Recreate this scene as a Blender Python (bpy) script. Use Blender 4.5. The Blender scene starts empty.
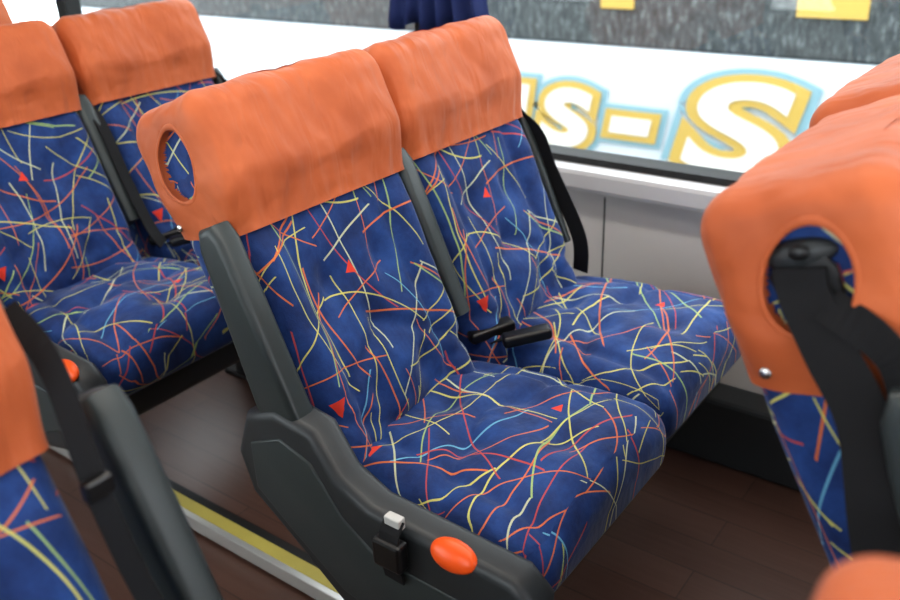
import bpy, bmesh, math, random
from mathutils import Vector, Matrix, noise
random.seed(3)
S = bpy.context.scene
COL = S.collection

# ------------------------------------------------------------------ camera
CAMZ = 1.25
v1 = (-1290.0, -360.0); v2 = (725.0, -445.0)
f = math.sqrt(-(v1[0]*v2[0] + v1[1]*v2[1]))
Yc = Vector((v1[0], -v1[1], -f)).normalized()
Xc = Vector((v2[0], -v2[1], -f)).normalized()
Zc = Xc.cross(Yc).normalized()
cam = bpy.data.cameras.new('camera'); camo = bpy.data.objects.new('camera', cam); COL.objects.link(camo)
R = Matrix((Xc, Yc, Zc))          # cam -> world
camo.matrix_world = Matrix.Translation((0, 0, CAMZ)) @ R.to_4x4()
cam.sensor_width = 36; cam.lens = f/900*36; cam.clip_start = 0.02
cam.dof.use_dof = True; cam.dof.focus_distance = 1.3; cam.dof.aperture_fstop = 3.6
S.camera = camo

# ------------------------------------------------------------------ materials
def new_mat(name):
    m = bpy.data.materials.new(name); m.use_nodes = True
    nt = m.node_tree; b = nt.nodes['Principled BSDF']
    return m, nt, b
class N:
    def __init__(s, nt): s.nt = nt
    def inp(s, sock, v):
        if isinstance(v, bpy.types.NodeSocket): s.nt.links.new(v, sock)
        elif v is not None: sock.default_value = v
    def m(s, op, a, b=None, c=None):
        n = s.nt.nodes.new('ShaderNodeMath'); n.operation = op
        s.inp(n.inputs[0], a); s.inp(n.inputs[1], b)
        if c is not None: s.inp(n.inputs[2], c)
        return n.outputs[0]
    def v(s, op, a, b=None):
        n = s.nt.nodes.new('ShaderNodeVectorMath'); n.operation = op
        s.inp(n.inputs[0], a); s.inp(n.inputs[1], b)
        return n.outputs[0]
    def mix(s, f_, a, b):
        n = s.nt.nodes.new('ShaderNodeMix'); n.data_type = 'RGBA'
        s.inp(n.inputs[0], f_); s.inp(n.inputs[6], a); s.inp(n.inputs[7], b)
        return n.outputs[2]
    def noise(s, vec, scale, detail=2, rough=.5, dist=0):
        n = s.nt.nodes.new('ShaderNodeTexNoise'); s.inp(n.inputs['Vector'], vec)
        n.inputs['Scale'].default_value = scale; n.inputs['Detail'].default_value = detail; n.inputs['Roughness'].default_value = rough
        n.inputs['Distortion'].default_value = dist
        return n.outputs['Fac']
    def bump(s, h, st, dist, b):
        n = s.nt.nodes.new('ShaderNodeBump'); n.inputs['Strength'].default_value = st; n.inputs['Distance'].default_value = dist
        s.inp(n.inputs['Height'], h); s.nt.links.new(n.outputs[0], b.inputs['Normal'])
    def tc(s, k):
        n = s.nt.nodes.new('ShaderNodeTexCoord'); return n.outputs[k]
    def ramp(s, fac, stops, const=False):
        n = s.nt.nodes.new('ShaderNodeValToRGB'); s.inp(n.inputs[0], fac)
        e = n.color_ramp.elements
        if const: n.color_ramp.interpolation = 'CONSTANT'
        while len(e) > len(stops): e.remove(e[-1])
        while len(e) < len(stops): e.new(1)
        for i, (p, c) in enumerate(stops): e[i].position = p; e[i].color = c
        return n.outputs[0]

def simple(name, col, rough=.5, metal=0, nscale=0, nstr=.1, ndist=.002, var=0):
    m, nt, b = new_mat(name); n = N(nt)
    b.inputs['Roughness'].default_value = rough; b.inputs['Metallic'].default_value = metal
    c = (*col, 1)
    if var:
        k = n.noise(n.tc('Object'), 9, 3)
        c = n.mix(k, (*[x*(1-var) for x in col], 1), (*[min(1, x*(1+var)) for x in col], 1))
    n.inp(b.inputs['Base Color'], c)
    if nscale: n.bump(n.noise(n.tc('Object'), nscale, 3), nstr, ndist, b)
    return m

def fabric():
    m, nt, b = new_mat('patterned_velour'); n = N(nt)
    uvn = nt.nodes.new('ShaderNodeUVMap'); uvn.uv_map = 'UVMap'; uv = uvn.outputs[0]
    oi = nt.nodes.new('ShaderNodeObjectInfo')
    off = nt.nodes.new('ShaderNodeCombineXYZ')
    n.inp(off.inputs[0], n.m('MULTIPLY', oi.outputs['Random'], 23.0)); n.inp(off.inputs[1], n.m('MULTIPLY', oi.outputs['Random'], 11.0))
    uvr = n.v('ADD', uv, off.outputs[0])
    base = n.ramp(n.noise(uvr, 12, 5, .62), [(.30, (.005, .020, .095, 1)), (.50, (.010, .045, .185, 1)), (.72, (.022, .088, .31, 1))])
    pile = n.noise(uv, 260, 2, .7)
    base = n.mix(n.m('MULTIPLY', pile, .35), base, (.004, .015, .07, 1))
    col = base
    Y = (.60, .57, .15, 1); O = (.64, .17, .05, 1); W = (.54, .58, .38, 1); C = (.15, .40, .58, 1); G = (.34, .48, .17, 1); P = (.48, .07, .06, 1)
    pal = [[Y, W, C], [O, Y, P], [Y, G, O], [P, O, W], [Y, W, O], [O, P, Y], [W, Y, G], [Y, O, C], [O, Y, P], [Y, O, G]]
    for i, p in enumerate(pal):
        vo = nt.nodes.new('ShaderNodeTexVoronoi'); vo.voronoi_dimensions = '2D'
        vo.inputs['Scale'].default_value = 4.0+(i % 4)*.5
        vec = n.v('ADD', uvr, (i*3.17+.7, i*5.71+.3, 0))
        nt.links.new(vec, vo.inputs['Vector'])
        loc = n.v('SUBTRACT', vec, vo.outputs['Position'])
        sp = nt.nodes.new('ShaderNodeSeparateXYZ'); nt.links.new(loc, sp.inputs[0])
        sc = nt.nodes.new('ShaderNodeSeparateColor'); nt.links.new(vo.outputs['Color'], sc.inputs[0])
        ang = n.m('MULTIPLY', sc.outputs[0], 6.283)
        c = n.m('COSINE', ang); s_ = n.m('SINE', ang)
        x = n.m('ADD', n.m('MULTIPLY', sp.outputs[0], c), n.m('MULTIPLY', sp.outputs[1], s_))
        y = n.m('SUBTRACT', n.m('MULTIPLY', sp.outputs[1], c), n.m('MULTIPLY', sp.outputs[0], s_))
        k = n.m('MULTIPLY', n.m('SUBTRACT', sc.outputs[1], .5), 5.0)
        yy = n.m('ABSOLUTE', n.m('ADD', y, n.m('MULTIPLY', k, n.m('MULTIPLY', x, x))))
        wd = (.0016, .0011, .0013)[i % 3]
        mask = n.m('LESS_THAN', yy, wd)
        cc = n.ramp(sc.outputs[2], [(0, p[0]), (.45, p[1]), (.75, p[2])], True)
        col = n.mix(n.m('MULTIPLY', mask, .9), col, cc)
    sp = nt.nodes.new('ShaderNodeSeparateXYZ'); nt.links.new(uv, sp.inputs[0])
    for (cx, cy, rot, r) in [(-.015, .365, .3, .007), (-.180, .190, -.5, .0095), (-.165, 4.955, 2.6, .009), (.075, 4.77, .9, .006)]:
        X = n.m('SUBTRACT', sp.outputs[0], cx); Yv = n.m('SUBTRACT', sp.outputs[1], cy)
        ds = []
        for j in range(3):
            a = rot+j*2.094; ds.append(n.m('ADD', n.m('MULTIPLY', X, math.cos(a)), n.m('MULTIPLY', Yv, math.sin(a))))
        d = n.m('MAXIMUM', n.m('MAXIMUM', ds[0], ds[1]), ds[2])
        col = n.mix(n.m('LESS_THAN', d, r), col, (.72, .055, .03, 1))
    nt.links.new(col, b.inputs['Base Color'])
    b.inputs['Roughness'].default_value = .78
    b.inputs['Sheen Weight'].default_value = .22; b.inputs['Sheen Roughness'].default_value = .35
    h = n.m('ADD', n.m('MULTIPLY', n.noise(uv, 15, 3), 1.0), n.m('MULTIPLY', n.noise(uv, 400, 1), .05))
    n.bump(h, .5, .013, b)
    return m
M_FAB = fabric()

def cloth():
    m, nt, b = new_mat('orange_cotton'); n = N(nt)
    o = n.tc('Object')
    c = n.ramp(n.noise(o, 7, 4, .6), [(.3, (.40, .092, .027, 1)), (.7, (.54, .138, .045, 1))])
    nt.links.new(c, b.inputs['Base Color']); b.inputs['Roughness'].default_value = .58
    b.inputs['Specular IOR Level'].default_value = .4
    b.inputs['Sheen Weight'].default_value = .10
    mp = nt.nodes.new('ShaderNodeMapping'); mp.inputs['Scale'].default_value = (1, .5, .35); mp.inputs['Rotation'].default_value = (.1, .6, .2); nt.links.new(o, mp.inputs[0])
    m3 = nt.nodes.new('ShaderNodeMapping'); m3.inputs['Scale'].default_value = (.5, .6, 1.0); m3.inputs['Rotation'].default_value = (0, -.35, .1); nt.links.new(o, m3.inputs[0])
    h = n.m('ADD', n.m('MULTIPLY', n.noise(mp.outputs[0], 20, 2, .45, .8), .8), n.m('MULTIPLY', n.noise(m3.outputs[0], 12, 2, .45, .6), 1.0))
    n.bump(h, .62, .018, b)
    return m
M_OR = cloth()
M_PL = simple('grey_plastic', (.040, .050, .052), .42, 0, 350, .15, .0006, .1)
M_PL2 = simple('dark_grey_plastic', (.030, .034, .037), .45, 0, 350, .15, .0006)
M_BK = simple('black_plastic', (.008, .008, .009), .35)
M_WEB = simple('belt_webbing', (.006, .006, .0075), .85, 0, 500, .3, .001)
M_OVAL = simple('orange_plastic', (.85, .11, .015), .35)
M_MET = simple('steel', (.6, .6, .6), .25, 1)
M_LAB = simple('white_label', (.55, .55, .53), .5)
M_LEG = simple('black_painted_steel', (.02, .02, .022), .4, .3)
M_WALL = simple('wall_laminate', (.58, .56, .54), .45, 0, 40, .05, .001, .04)
M_SILL = simple('sill_plastic', (.58, .58, .59), .3)
M_RUB = simple('black_rubber', (.012, .012, .012), .5)
M_CEIL = simple('ceiling_panel', (.5, .5, .49), .6)
M_NAVY = simple('navy_curtain', (.010, .022, .10), .8, 0, 60, .3, .004)
M_WHITE = simple('white_bus_paint', (.70, .77, .82), .35)
M_LETW = simple('letter_white', (.88, .87, .80), .4)
M_YEL = simple('yellow_paint', (.66, .46, .12), .4)
M_CYAN = simple('cyan_paint', (.30, .50, .58), .4)
M_STRIPE = simple('nosing_yellow', (.50, .42, .10), .5, var=.2)
M_ALU = simple('aluminium', (.62, .62, .60), .35, .6)
M_ASPH = simple('asphalt', (.12, .12, .12), .9, var=.2)

def floor_mat():
    m, nt, b = new_mat('wood_vinyl'); n = N(nt)
    mp = nt.nodes.new('ShaderNodeMapping'); mp.inputs['Rotation'].default_value = (0, 0, math.pi/2); nt.links.new(n.tc('Object'), mp.inputs[0])
    br = nt.nodes.new('ShaderNodeTexBrick'); nt.links.new(mp.outputs[0], br.inputs[0])
    br.inputs['Scale'].default_value = 1; br.inputs['Brick Width'].default_value = .9; br.inputs['Row Height'].default_value = .09
    br.inputs['Mortar Size'].default_value = .0015; br.inputs['Color1'].default_value = (.070, .032, .023, 1); br.inputs['Color2'].default_value = (.105, .052, .038, 1); br.inputs['Mortar'].default_value = (.014, .009, .008, 1)
    m2 = nt.nodes.new('ShaderNodeMapping'); m2.inputs['Scale'].default_value = (1, .06, 1); nt.links.new(n.tc('Object'), m2.inputs[0])
    g = n.noise(m2.outputs[0], 90, 4)
    c = n.mix(n.m('MULTIPLY', g, .7), br.outputs['Color'], (.14, .080, .062, 1))
    nt.links.new(c, b.inputs['Base Color']); b.inputs['Roughness'].default_value = .33
    return m
M_FLOOR = floor_mat()

def glass_mat():
    m = bpy.data.materials.new('window_glass'); m.use_nodes = True; nt = m.node_tree; nt.nodes.clear()
    o = nt.nodes.new('ShaderNodeOutputMaterial'); t = nt.nodes.new('ShaderNodeBsdfTransparent'); g = nt.nodes.new('ShaderNodeBsdfGlossy'); x = nt.nodes.new('ShaderNodeMixShader')
    g.inputs['Roughness'].default_value = .02; x.inputs[0].default_value = .04; t.inputs[0].default_value = (.96, .98, .97, 1)
    nt.links.new(t.outputs[0], x.inputs[1]); nt.links.new(g.outputs[0], x.inputs[2]); nt.links.new(x.outputs[0], o.inputs[0]); return m
M_GLASS = glass_mat()

def tint_mat():
    m, nt, b = new_mat('rainy_tinted_glass'); n = N(nt)
    mp = nt.nodes.new('ShaderNodeMapping'); mp.inputs['Scale'].default_value = (1, 1, .35); nt.links.new(n.tc('Object'), mp.inputs[0])
    a = n.noise(mp.outputs[0], 38, 5, .8); c = n.noise(n.tc('Object'), 1.3, 2)
    col = n.ramp(a, [(.40, (.030, .036, .038, 1)), (.55, (.10, .115, .12, 1)), (.68, (.36, .40, .41, 1))])
    col = n.mix(n.m('MULTIPLY', c, .6), col, (.08, .092, .097, 1))
    nt.links.new(col, b.inputs['Base Color']); b.inputs['Roughness'].default_value = .6
    return m
M_TINT = tint_mat()

# ------------------------------------------------------------------ mesh helpers
def empty(name, loc=(0, 0, 0)):
    e = bpy.data.objects.new(name, None); e.location = loc; e.empty_display_size = .1; COL.objects.link(e); return e
def mkobj(name, me, mat, parent=None, smooth=True):
    if smooth:
        me.polygons.foreach_set('use_smooth', [True]*len(me.polygons))
    if mat is not None: me.materials.append(mat)
    o = bpy.data.objects.new(name, me); COL.objects.link(o)
    if parent: o.parent = parent
    return o

def samples(lo, hi, r, n, k=4):
    out = []
    for i in range(k): out.append(lo+r-r*math.tan(math.pi/4*(1-i/k)))
    a, b = lo+r, hi-r
    for i in range(n+1): out.append(a+(b-a)*i/n)
    for i in range(1, k+1): out.append(hi-r+r*math.tan(math.pi/4*i/k))
    return out

def rbox_mesh(name, lo, hi, r, n, deform=None, uvf=None, k=4, matf=None):
    bm = bmesh.new(); uvl = bm.loops.layers.uv.new('UVMap')
    ax = [samples(lo[i], hi[i], r, n[i], k) for i in range(3)]
    def mp(p):
        c = Vector([min(max(p[i], lo[i]+r), hi[i]-r) for i in range(3)]); d = Vector(p)-c
        q = c + d.normalized()*r if d.length > 1e-9 else c
        return q
    for a in range(3):
        u, v = (a+1) % 3, (a+2) % 3
        for side in (0, 1):
            val = lo[a] if side == 0 else hi[a]
            grid = []
            for s in ax[u]:
                row = []
                for t in ax[v]:
                    p = [0, 0, 0]; p[a] = val; p[u] = s; p[v] = t
                    q = mp(p); row.append((bm.verts.new(q), tuple(p)))
                grid.append(row)
            for i in range(len(grid)-1):
                for j in range(len(grid[0])-1):
                    qd = [grid[i][j], grid[i+1][j], grid[i+1][j+1], grid[i][j+1]]
                    if side == 0: qd.reverse()
                    fc = bm.faces.new([x[0] for x in qd])
                    if matf: fc.material_index = matf(fc.calc_center_median())
                    for l, x in zip(fc.loops, qd):
                        p = x[1]
                        l[uvl].uv = uvf(p, a, side) if uvf else (p[u], p[v])
    bmesh.ops.remove_doubles(bm, verts=bm.verts, dist=1e-6)
    bm.normal_update()
    if deform:
        nrm = [vv.normal.copy() for vv in bm.verts]
        for vv, nn in zip(bm.verts, nrm): vv.co = deform(vv.co.copy(), nn)
    bm.normal_update()
    me = bpy.data.meshes.new(name); bm.to_mesh(me); bm.free(); return me

def box(name, lo, hi, mat, parent=None, r=.004, seg=2):
    bm = bmesh.new(); bmesh.ops.create_cube(bm, size=1)
    for v in bm.verts: v.co = Vector([lo[i]+(v.co[i]+.5)*(hi[i]-lo[i]) for i in range(3)])
    if r > 0: bmesh.ops.bevel(bm, geom=bm.edges[:], offset=min(r, min(hi[i]-lo[i] for i in range(3))*.45), segments=seg, affect='EDGES', profile=.5)
    me = bpy.data.meshes.new(name); bm.to_mesh(me); bm.free()
    return mkobj(name, me, mat, parent, False)

def prism(name, prof, x0, x1, bev, mat, parent=None, xf=None, seg=4):
    bm = bmesh.new()
    a = [bm.verts.new((x0, y, z)) for y, z in prof]; b = [bm.verts.new((x1, y, z)) for y, z in prof]
    bm.faces.new(a[::-1]); bm.faces.new(b); n = len(prof)
    for i in range(n): bm.faces.new([a[i], a[(i+1) % n], b[(i+1) % n], b[i]])
    bmesh.ops.recalc_face_normals(bm, faces=bm.faces)
    es = [e for e in bm.edges if abs(e.verts[0].co.x-e.verts[1].co.x) < 1e-6]
    bmesh.ops.bevel(bm, geom=es, offset=bev, segments=seg, affect='EDGES', profile=.5, clamp_overlap=True)
    if xf:
        for v in bm.verts: v.co = Vector(xf(v.co))
        bmesh.ops.recalc_face_normals(bm, faces=bm.faces)
    me = bpy.data.meshes.new(name); bm.to_mesh(me); bm.free()
    o = mkobj(name, me, mat, parent)
    me.set_sharp_from_angle(angle=math.radians(50)); return o

def smooth_path(pts, n=8):
    P = [Vector(p) for p in pts]; out = []
    for i in range(len(P)-1):
        p0 = P[max(i-1, 0)]; p1 = P[i]; p2 = P[i+1]; p3 = P[min(i+2, len(P)-1)]
        for j in range(n):
            t = j/n
            out.append(.5*((2*p1)+(p2-p0)*t+(2*p0-5*p1+4*p2-p3)*t*t+(3*p1-p0-3*p2+p3)*t**3))
    out.append(P[-1]); return out
def ribbon(name, pts, w, wdir, mat, parent=None, th=.0025, sm=True):
    P = smooth_path(pts) if sm else [Vector(p) for p in pts]
    bm = bmesh.new(); prev = None
    if not isinstance(wdir, list): wdir = [wdir]*len(P)
    elif len(wdir) != len(P):
        W = [Vector(q) for q in wdir]; m = len(W)-1
        wdir = [W[min(int(i/(len(P)-1)*m), m-1)].lerp(W[min(int(i/(len(P)-1)*m), m-1)+1], i/(len(P)-1)*m-min(int(i/(len(P)-1)*m), m-1)) for i in range(len(P))]
    for i, p in enumerate(P):
        t = (P[min(i+1, len(P)-1)]-P[max(i-1, 0)]).normalized()
        wd = Vector(wdir[i]); wd = (wd-t*wd.dot(t)).normalized(); nn = t.cross(wd)*th/2
        ring = [bm.verts.new(p+wd*w/2+nn), bm.verts.new(p-wd*w/2+nn), bm.verts.new(p-wd*w/2-nn), bm.verts.new(p+wd*w/2-nn)]
        if prev:
            for j in range(4): bm.faces.new([prev[j], prev[(j+1) % 4], ring[(j+1) % 4], ring[j]])
        else: bm.faces.new(ring[::-1])
        prev = ring
    bm.faces.new(prev); bmesh.ops.recalc_face_normals(bm, faces=bm.faces)
    me = bpy.data.meshes.new(name); bm.to_mesh(me); bm.free()
    return mkobj(name, me, mat, parent, False)

# ------------------------------------------------------------------ seat parts
CA, SA = .92, .39
def BK(x, d, s, y0=-.07): return Vector((x, y0+s*SA+d*CA, .38+s*CA-d*SA))
def g2(x, y, cx, cy, sx, sy): return math.exp(-((x-cx)/sx)**2-((y-cy)/sy)**2)
def fbm(p, sc): return noise.noise(Vector(p)*sc)
PZ = .030   # cushion raise

def pan_deform(p, n):
    x, y, z = p
    dz = 0
    if z > .37:
        e = 1-(abs(x)/.225)**2.5
        dz += .024*e
        dz -= .019*(g2(x, y, -.075, -.17, .030, .034)+g2(x, y, .075, -.17, .030, .034)+g2(x, y, 0, -.28, .030, .034)+g2(x, y, 0, -.07, .035, .030))
        dz -= .009*(math.exp(-((y+.13+.35*abs(x))/.013)**2)+math.exp(-((abs(x)-.15+.1*(y+.2))/.012)**2)*.8)
        dz += .009*fbm((x, y, 0), 9)+.004*fbm((x, y, 3), 22)
        dz -= .02*max(0, (y+.10)/.15)
    if y < -.25: z2 = (z-.38)/.07; y -= .012*(1-min(1, z2*z2))
    x *= 1+.03*((-y)/.4-.5)
    return Vector((x, y, z+dz+PZ))
def pan_uv(p, a, side):
    x, y, z = p
    if a == 2: return (x, 5+y)
    if a == 1: return (x, 5+(-.38-(.45-z)) if side == 0 else 5+.06+(.45-z))
    return (x+(-1 if side == 0 else 1)*(.45-z), 5+y)
PAN = rbox_mesh('seat_cushion', (-.223, -.365, .325), (.204, .05, .448), .052, (48, 44, 6), pan_deform, pan_uv, 6)

def back_deform(p, n):
    x, d, s = p
    if d < .055:
        fr = 1-d/.055
        dd = -.016*math.exp(-((abs(x)-.175)/.04)**2)*min(1, max(0, (.50-s)/.08))
        dd += -.022*g2(0, s, 0, .20, 1, .09)*(1-(abs(x)/.2)**2)
        dd += .016*(g2(x, s, -.07, .17, .026, .034)+g2(x, s, .07, .17, .026, .034)+g2(x, s, 0, .27, .026, .034)+g2(x, s, 0, .09, .026, .034)+g2(x, s, -.07, .36, .026, .034)+g2(x, s, .07, .36, .026, .034))
        dd += .007*math.exp(-((s-.27+.5*abs(x))/.013)**2)+.007*math.exp(-((abs(x)-.13)/.012)**2)+.006*math.exp(-((s-.10-.35*abs(x))/.013)**2)
        dd -= (.006*fbm((x, s, 1), 9)+.0025*fbm((x, s, 5), 23))*min(1, max(.2, (.50-s)/.08))
        d += dd*fr
    wd = 1.0-.04*max(0, (.2-s)/.2)
    if d > .06: d = .06+(d-.06)*min(1, .55+s*1.0)
    return BK(x*wd, d, s)
def back_uv(p, a, side):
    x, d, s = p
    if a == 1: return (x if side == 0 else 1-x, s)
    if a == 0: return ((-.22-d) if side == 0 else (.22+d), s)
    return (x, .6+d)
BACK = rbox_mesh('seat_back_cushion', (-.222, 0, 0), (.222, .142, .64), .036, (48, 6, 60), back_deform, back_uv, 5)

HC, HS, HA, HB = .056, .594, .042, .056      # opening centre and semi-axes (depth, height)
HEM = .474
def hole_r(d, s):
    a = (d-HC)+.2*(s-HS)
    return math.hypot(a/HA, (s-HS)/HB)
def cover_base(p, n):
    x, d, s = p
    q = Vector((x, d, s))
    sw = min(1, max(0, (s-HEM)/.09)); sw = sw*sw*(3-2*sw)
    inner = max(0, HEM-s)
    dc = .056
    kx = .962*(1-sw)+sw
    kf = .69*(1-sw)+sw
    if inner > 0:            # hem folds back inside
        t = min(1, inner/.012)
        kx -= .07*t; kf -= .20*t
        s = HEM+inner*.35
    x *= kx
    d = dc+(d-dc)*(kf if d < dc else (.97*(1-sw)+sw if inner <= 0 else .97-.2*min(1, inner/.012)))
    if q.y < 0: d += .009*math.exp(-(x/.10)**2)*sw
    w = .0060*fbm((q.x*1.0, q.y*1.5, q.z*.8), 9)+.0026*fbm((q.x*2.0+q.z*1.4, q.y*2, q.z*.7), 15)
    w = w*(.35+.65*sw)+.0018*math.sin(q.x*120+5*fbm(q, 6))*(1-sw)
    x += n.x*w; d += n.y*w
    if inner <= 0: s += n.z*w
    s += .026*max(0, (q.y-.02)/.13)*max(0, min(1, (.60-q.z)/.13))     # hem rises towards the rear
    return x, d, s
def make_cover(side):
    def df(p, n):
        x, d, s = cover_base(p, n)
        if p.x*side > .15:
            r = hole_r(p.y, p.z)
            if r < 1.02: x -= side*.017*min(1, (1.02-r)/.10)
        return BK(x, d, s)
    def mf(c): return 1 if (c.x*side > .2 and hole_r(c.y, c.z) < .93) else 0
    me = rbox_mesh('headrest_cover', (-.238, -.042, .425), (.238, .150, .686), .042, (56, 60, 90), df, None, 7, mf)
    me.materials.append(M_OR); me.materials.append(M_FAB)
    me.polygons.foreach_set('use_smooth', [True]*len(me.polygons)); me.set_sharp_from_angle(angle=math.radians(65))
    return me
COVERS = {-1: make_cover(-1), 1: make_cover(1)}
for me in (PAN, BACK):
    me.materials.append(M_FAB); me.polygons.foreach_set('use_smooth', [True]*len(me.polygons))

def make_hem(side):
    K, Jn = 56, 8
    bm = bmesh.new(); g = []
    for i in range(K):
        t = i*math.tau/K
        row = []
        for j in range(Jn):
            a = j*math.tau/Jn; rr = .0036
            rad = 1.0+math.cos(a)*rr/.048
            ss = HS+math.sin(t)*HB*rad; dd = HC+math.cos(t)*HA*rad-.2*(ss-HS)
            x, d, s = cover_base(Vector((side*.238, dd, ss)), Vector((side, 0, 0)))
            row.append(bm.verts.new(BK(x+side*(math.sin(a)*rr*.6-.0012), d, s)))
        g.append(row)
    for i in range(K):
        for j in range(Jn):
            bm.faces.new([g[i][j], g[(i+1) % K][j], g[(i+1) % K][(j+1) % Jn], g[i][(j+1) % Jn]])
    bmesh.ops.recalc_face_normals(bm, faces=bm.faces)
    me = bpy.data.meshes.new('opening_hem'); bm.to_mesh(me); bm.free()
    me.materials.append(M_OR); me.polygons.foreach_set('use_smooth', [True]*len(me.polygons)); return me
HEMS = {-1: make_hem(-1), 1: make_hem(1)}

def ellipsoid(name, c, r, mat, par, rot=None):
    bm = bmesh.new(); bmesh.ops.create_uvsphere(bm, u_segments=32, v_segments=16, radius=1)
    for v in bm.verts:
        p = Vector((v.co.x*r[0], v.co.y*r[1], v.co.z*r[2]))
        if rot: p = rot @ p
        v.co = p+Vector(c)
    me = bpy.data.meshes.new(name); bm.to_mesh(me); bm.free(); return mkobj(name, me, mat, par)

BS = .825
def build_seat(cx, jy, side=-1, panel=True, arm=True, farside_arm=False, buckle=False, bo=.037, armgap=.008, z0=0, armd=0, capy=-.280):
    """side = x direction of the aisle for this seat; the back is narrower than the cushion"""
    e = empty('bus_seat', (cx, jy, z0))
    def lk(n, me, back=False):
        o = bpy.data.objects.new(n, me); COL.objects.link(o); o.parent = e
        if back: o.location.x = side*bo; o.scale.x = BS
        return o
    lk('seat_cushion', PAN); lk('seat_back_cushion', BACK, True); lk('headrest_cover', COVERS[side], True); lk('opening_hem', HEMS[side], True)
    sh = rbox_mesh('back_shell', (-.165, .09, .03), (.165, .138, .40), .012, (4, 1, 8), lambda p, n: BK(*p), None, 3)
    o = mkobj('back_shell', sh, M_PL2, e); o.location.x = side*bo; o.scale.x = BS
    tray = rbox_mesh('seat_tray', (-.205, -.33, .290), (.190, .06, .375), .02, (4, 4, 1), None, None, 3)
    mkobj('seat_tray', tray, M_PL2, e)
    # snap fastener on the side of the cover
    x, d, s = cover_base(Vector((side*.238, .125, .498)), Vector((side, 0, 0)))
    ellipsoid('snap_fastener', BK(side*bo+x*BS+side*.000, d-.004, s), (.003, .0060, .0060), M_MET, e)
    lx = .0
    box('leg', (lx-.02, .0, .01-z0), (lx+.02, .05, .32), M_LEG, e)
    box('foot', (lx-.03, -.03, -z0), (lx+.03, .09, .015-z0), M_LEG, e)
    edge = bo+.2375*BS*.95
    def armrest(sd, nm, ex, th=.042, dd=0):
        prof = [(-.026, .195), (.048, .185), (.056, .24), (.044, .36), (.032, .475), (.018, .502), (-.014, .502), (-.024, .478), (-.026, .36)]
        a, b = sd*ex, sd*(ex+th)
        prism(nm, [(p+dd, q) for p, q in prof], min(a, b), max(a, b), .012, M_PL, e, xf=lambda c: BK(c.x, c.y, c.z))
    if arm: armrest(side, 'armrest', edge+armgap, dd=armd)
    if farside_arm: armrest(-side, 'armrest_window_side', -bo+.2375*BS-.004, .026, .03)
    if panel:
        Z = .018
        prof = [(.095, .545), (.03, .572), (-.045, .560), (-.085, .500), (-.14, .474), (-.37, .462), (-.405, .43), (-.40, .34), (-.34, .27), (-.20, .235), (-.075, .262), (.03, .345), (.105, .40), (.125, .47)]
        a, b = side*.224, side*.282
        prism('side_panel', [(y, z+Z) for y, z in prof], min(a, b), max(a, b), .016, M_PL2, e)
        prof2 = [(.085, .50), (.02, .53), (-.04, .51), (-.09, .44), (-.15, .40), (-.36, .39), (-.36, .33), (-.20, .275), (-.08, .30), (.02, .37), (.085, .42)]
        a, b = side*.270, side*.2850
        prism('side_panel_inlay', [(y, z+Z) for y, z in prof2], min(a, b), max(a, b), .004, M_PL, e)
        rot = Matrix.Rotation(side*math.radians(-35), 3, 'Y')
        ellipsoid('orange_cap', (side*.276, capy, .477), (.013, .036, .021), M_OVAL, e, rot)
    if buckle:
        box('belt_label', (side*.290-.004, -.206, .490), (side*.290+.010, -.180, .508), M_LAB, e, .002)
        box('belt_clip', (side*.298-.012, -.216, .433), (side*.298+.010, -.168, .478), M_BK, e, .005)
        ribbon('belt_tail', [(side*.286, -.193, .503), (side*.300, -.193, .483), (side*.302, -.193, .446), (side*.290, -.188, .40)], .032, (0, 1, 0), M_WEB, e)
    return e
def inner_buckles(e, x):
    for i, (dy, ang) in enumerate(((-.02, .5), (-.09, .25))):
        bx = rbox_mesh('belt_buckle', (-.016, -.050, -.011), (.016, .040, .011), .007, (2, 3, 1), None, None, 3)
        o = mkobj('belt_buckle', bx, M_BK, e); o.location = (x+.01*i+.0, dy-.0, .506+.004*i); o.rotation_euler = (-.15, 0, ang+.5)
        ribbon('buckle_strap', [(x, dy+.10, .46), (x, dy+.05, .494), (x+.005, dy+.02, .506)], .028, (1, 0, 0), M_WEB, e)

J = .82
XA, XW = .968, 1.402
rows = [(0, 0.0, 0), (1, .95, 0), (2, 1.91, 0), (-1, -.862, .022)]
seats = {}
for r, dy, z in rows:
    seats[(r, 'a')] = build_seat(XA, J+dy, -1, True, True, False, buckle=(r == 0), bo=.040, z0=z, armd=-.012 if r == -1 else 0, capy=-.355 if r == 1 else -.28)
    seats[(r, 'w')] = build_seat(XW, J+dy+.02, -1, False, True, True, bo=.066, z0=z)
    inner_buckles(seats[(r, 'w')], -.215)
XB = .106
seats['b0'] = build_seat(XB, J-.255, 1, True, True, bo=.012, armgap=.034)
seats['b0w'] = build_seat(XB-.47, J-.26, 1, False, True, True, bo=.07)
seats['b-1'] = build_seat(XB+.046, J-1.080, 1, True, True)
seats['b-1w'] = build_seat(XB-.42, J-1.08, 1, False, True, True, bo=.07)

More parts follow.
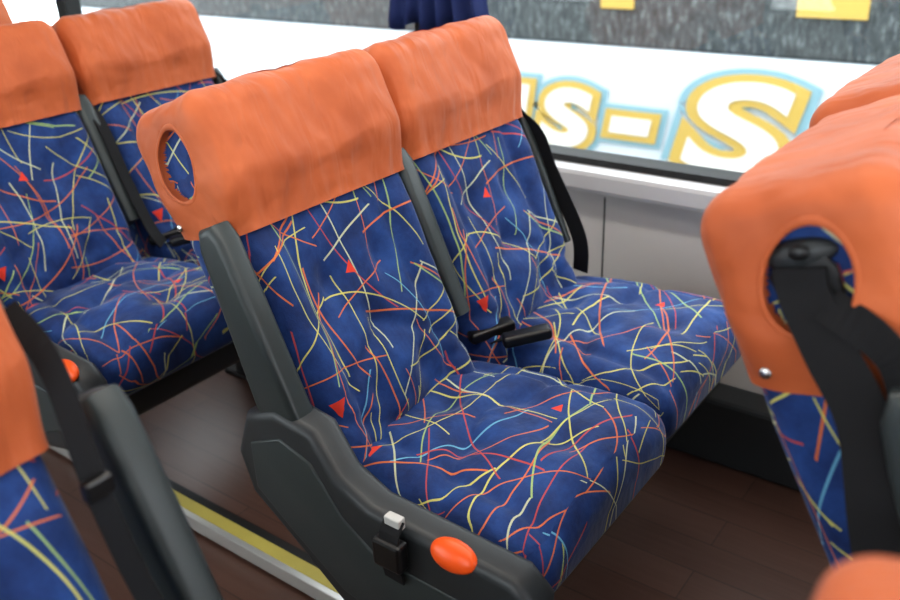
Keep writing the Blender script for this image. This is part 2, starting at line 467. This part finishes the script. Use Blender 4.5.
def belt(e, side):
    # bracket seated in the cover opening, shoulder belt hanging from it, tongue parked below
    rot = Matrix.Rotation(-.4, 3, 'X')
    ellipsoid('belt_anchor', BK(side*.222, .060, .620), (.011, .034, .014), M_PL2, e, rot)
    ellipsoid('belt_anchor_bolt', BK(side*.235, .056, .624), (.004, .009, .007), M_BK, e, rot)
    prism('belt_bracket', [(.030, .575), (.086, .575), (.090, .605), (.076, .628), (.044, .628), (.030, .605)], min(side*.225, side*.230), max(side*.225, side*.230), .006, M_BK, e, xf=lambda c: BK(c.x, c.y, c.z))
    ribbon('shoulder_belt', [BK(side*.2335, .060, .610), BK(side*.2345, .062, .585), BK(side*.248, .050, .535), (side*.262, .145, .80), (side*.278, .115, .70), (side*.288, .07, .57), (side*.288, .04, .50)],
           .045, [(0, 1, -.35), (0, 1, -.3), (.15*side, 1, -.1), (.1*side, 1, 0)], M_WEB, e)
    ribbon('lap_belt', [BK(side*.236, .045, .575), (side*.254, .135, .865), (side*.262, .108, .80), (side*.280, .072, .73)],
           .032, [(.1*side, 1, -.3), (-.4*side, 1, -.3), (-.1*side, 1, 0)], M_WEB, e)
    box('belt_tongue', (side*.298-.003, .048, .690), (side*.298+.003, .082, .732), M_MET, e, .002)
    box('belt_tongue_grip', (side*.298-.006, .042, .725), (side*.298+.006, .088, .742), M_BK, e, .003)
belt(seats[(-1, 'a')], -1)
for r in (0, 1, 2, -1):
    e = seats[(r, 'w')]
    ribbon('shoulder_belt', [BK(.130, .05, .52), BK(.142, .0, .44), BK(.150, .0, .35), BK(.155, -.01, .2), (.17, .0, .48)], .036, (0, 1, .3), M_WEB, e)
e = seats[(1, 'a')]
ribbon('shoulder_belt', [BK(.166, .04, .52), BK(.172, .0, .44), BK(.172, -.005, .3), BK(.176, -.01, .18), (.19, -.03, .50)], .040, (1, .5, 0), M_WEB, e)
e = seats['b0']
ribbon('shoulder_belt', [BK(.216, .01, .60), BK(.216, -.025, .54), BK(.204, -.030, .42), BK(.205, -.032, .30), BK(.222, -.045, .18), (.235, -.12, .51)], .023, (.6, -.8, 0), M_WEB, e)
rb = BK(.204, -.036, .43); box('belt_adjuster', rb-Vector((.014, .006, .010)), rb+Vector((.014, .006, .010)), M_BK, e, .003)

# ------------------------------------------------------------------ bus shell
Y0, Y1 = -2.2, 5.2
XL, XR = -.72, 1.80
def slab(name, lo, hi, mat, par=None, r=0): return box(name, lo, hi, mat, par, r)
fl = empty('floor')
slab('platform_right', (.90, Y0, -.04), (XR, Y1, 0), M_FLOOR, fl)
slab('platform_left', (XL, Y0, -.04), (.18, Y1, 0), M_FLOOR, fl)
slab('aisle', (XL, Y0, -.10), (XR, Y1, -.04), M_FLOOR, fl)
t = empty('trim_1')
slab('nosing_aluminium', (.888, Y0, -.03), (.903, Y1, .004), M_ALU, t, .002)
slab('nosing_yellow', (.903, Y0, 0), (.932, Y1, .004), M_STRIPE, t, .001)
slab('nosing_rubber', (.932, Y0, 0), (.952, Y1, .004), M_RUB, t, .001)
t = empty('trim_2'); slab('nosing', (.16, Y0, -.03), (.19, Y1, .004), M_STRIPE, t, .002)
def side_wall(name, xw, s):
    w = empty(name)
    x0, x1 = (xw, xw+.06) if s > 0 else (xw-.06, xw)
    slab('lower_panel', (x0, Y0, -.1), (x1, Y1, .645), M_WALL, w)
    slab('upper_panel', (x0, Y0, 1.55), (x1, Y1, 2.05), M_WALL, w)
    for y in (-1.9, -.2, 1.42, 3.05, 4.7):
        slab('pillar', (x0, y-.03, .62), (x1, y+.03, 1.55), M_RUB, w)
    sx0, sx1 = (xw-.050, xw+.002) if s > 0 else (xw-.002, xw+.050)
    for y in (-1.5, -.3, .90, 2.1, 3.3): slab('seam', (min(xw, xw-s*.002), y, .0), (max(xw, xw-s*.002), y+.003, .57), M_PL, w)
    slab('sill', (sx0, Y0, .590), (sx1, Y1, .645), M_SILL, w, .012)
    slab('gasket', (x0-.004 if s > 0 else x0, Y0, .645), (x1 if s > 0 else x1+.004, Y1, .660), M_RUB, w)
    bx0, bx1 = (xw-.09, xw) if s > 0 else (xw, xw+.09)
    slab('heater_duct', (bx0, Y0, 0), (bx1, Y1, .17), M_PL2, w, .01)
    return w
side_wall('wall_right', XR, 1); side_wall('wall_left', XL, -1)
slab('window_1', (XR+.03, Y0, .65), (XR+.035, Y1, 1.56), M_GLASS)
slab('window_2', (XL-.035, Y0, .65), (XL-.03, Y1, 1.56), M_GLASS)
slab('wall_rear', (XL-.06, Y1, -.1), (XR+.06, Y1+.05, 2.05), M_WALL)
slab('wall_front', (XL-.06, Y0-.05, -.1), (XR+.06, Y0, .75), M_WALL)
slab('ceiling', (XL-.06, Y0-.05, 2.0), (XR+.06, Y1+.05, 2.06), M_CEIL)

def curtain(y0, y1, zb, mat):
    bm = bmesh.new(); K, L = 60, 14; g = []
    for i in range(K+1):
        u = i/K; row = []
        for j in range(L+1):
            v = j/L; z = 1.55+(zb-1.55)*v
            pinch = 1-.25*math.sin(v*math.pi)
            y = (y0+y1)/2+(u-.5)*(y1-y0)*pinch
            x = XR-.035+.016*math.sin(u*math.tau*6+v*1.3)+.006*math.sin(u*31+v*4)
            row.append(bm.verts.new((x, y, z+.01*math.sin(u*20)*v)))
        g.append(row)
    for i in range(K):
        for j in range(L): bm.faces.new([g[i][j], g[i+1][j], g[i+1][j+1], g[i][j+1]])
    me = bpy.data.meshes.new('window_curtain'); bm.to_mesh(me); bm.free()
    o = mkobj('window_curtain', me, mat)
    md = o.modifiers.new('s', 'SOLIDIFY'); md.thickness = .003
    return o
curtain(1.20, 1.52, .935, M_NAVY); curtain(2.9, 3.25, .955, M_NAVY)

# ------------------------------------------------------------------ outside
slab('ground', (-12, -14, -1.15), (16, 18, -1.1), M_ASPH)
nb = empty('neighbouring_bus')
XN = 4.2
box('body', (XN, -6, -.8), (XN+2.5, 7, .476), M_WHITE, nb, .03)
box('glass_band', (XN+.01, -5.9, .47), (XN+2.49, 6.9, 1.75), M_TINT, nb, .02)
box('roof', (XN, -6, 1.72), (XN+2.5, 7, 2.2), M_WHITE, nb, .08)
for y in (-3.5, 4.4):
    bm = bmesh.new(); bmesh.ops.create_cone(bm, cap_ends=True, segments=40, radius1=.5, radius2=.5, depth=.3)
    bmesh.ops.bevel(bm, geom=bm.edges[:], offset=.03, segments=2, affect='EDGES')
    for v in bm.verts: v.co = Vector((XN+.12+v.co.z, y+v.co.x, -.6+v.co.y))
    me = bpy.data.meshes.new('wheel'); bm.to_mesh(me); bm.free(); mkobj('wheel', me, M_RUB, nb, False)
LN = 0
def lettering(body, ystart, z, size, width):
    """letters painted on the side of the bus, reading towards -Y"""
    global LN
    LN += 1; sx = None
    for off, x, mat in ((.014, XN-.018, M_LETW), (.050, XN-.012, M_YEL), (.075, XN-.003, M_CYAN)):
        c = bpy.data.curves.new('lettering', 'FONT'); c.body = body; c.size = size; c.offset = off; c.extrude = .001; c.shear = .15
        o = bpy.data.objects.new('lettering', c); COL.objects.link(o); c.materials.append(mat)
        if sx is None:
            bpy.context.view_layer.update(); sx = width/o.dimensions.x
        o.matrix_world = Matrix.Translation((x-.0012*LN, ystart, z)) @ Matrix(((0, 0, -1), (-1, 0, 0), (0, 1, 0))).to_4x4() @ Matrix.Diagonal((sx, 1, 1, 1))
        o.parent = nb
lettering('l', 3.16, -.05, .64, .12)
lettering('u', 2.94, -.06, .64, .32)
lettering('s', 2.54, -.06, .64, .33)
lettering('-', 2.12, -.06, .64, .24)
lettering('S', 1.71, -.08, .62, .53)
for (y, z, w, h) in ((2.08, .66, .18, .35), (1.05, .66, .30, .22)):
    box('window_decal', (XN-.002, y-w/2, z), (XN+.012, y+w/2, z+h), M_YEL, nb, .002)

# ------------------------------------------------------------------ light
w = bpy.data.worlds.new('sky'); S.world = w; w.use_nodes = True; nt = w.node_tree
bg = nt.nodes['Background']; bg.inputs[0].default_value = (.92, .95, 1, 1); bg.inputs[1].default_value = 4.7
def area(name, loc, sx, sy, e, col=(1, .95, .87)):
    par = empty('ceiling_lamp', loc)
    box('lamp_housing', (-sx/2-.02, -sy/2-.02, .005), (sx/2+.02, sy/2+.02, .03), M_SILL, par, .004)
    l = bpy.data.lights.new(name, 'AREA'); l.shape = 'RECTANGLE'; l.size = sx; l.size_y = sy; l.energy = e; l.color = col
    o = bpy.data.objects.new(name, l); COL.objects.link(o); o.parent = par
area('lamp', (.3, .6, 1.965), .15, 2.6, 7)
area('lamp', (.95, .6, 1.965), .15, 2.6, 18)
S.view_settings.view_transform = 'Standard'
try: S.view_settings.look = 'Medium High Contrast'
except Exception as ex: print('look', ex)
S.view_settings.exposure = 0
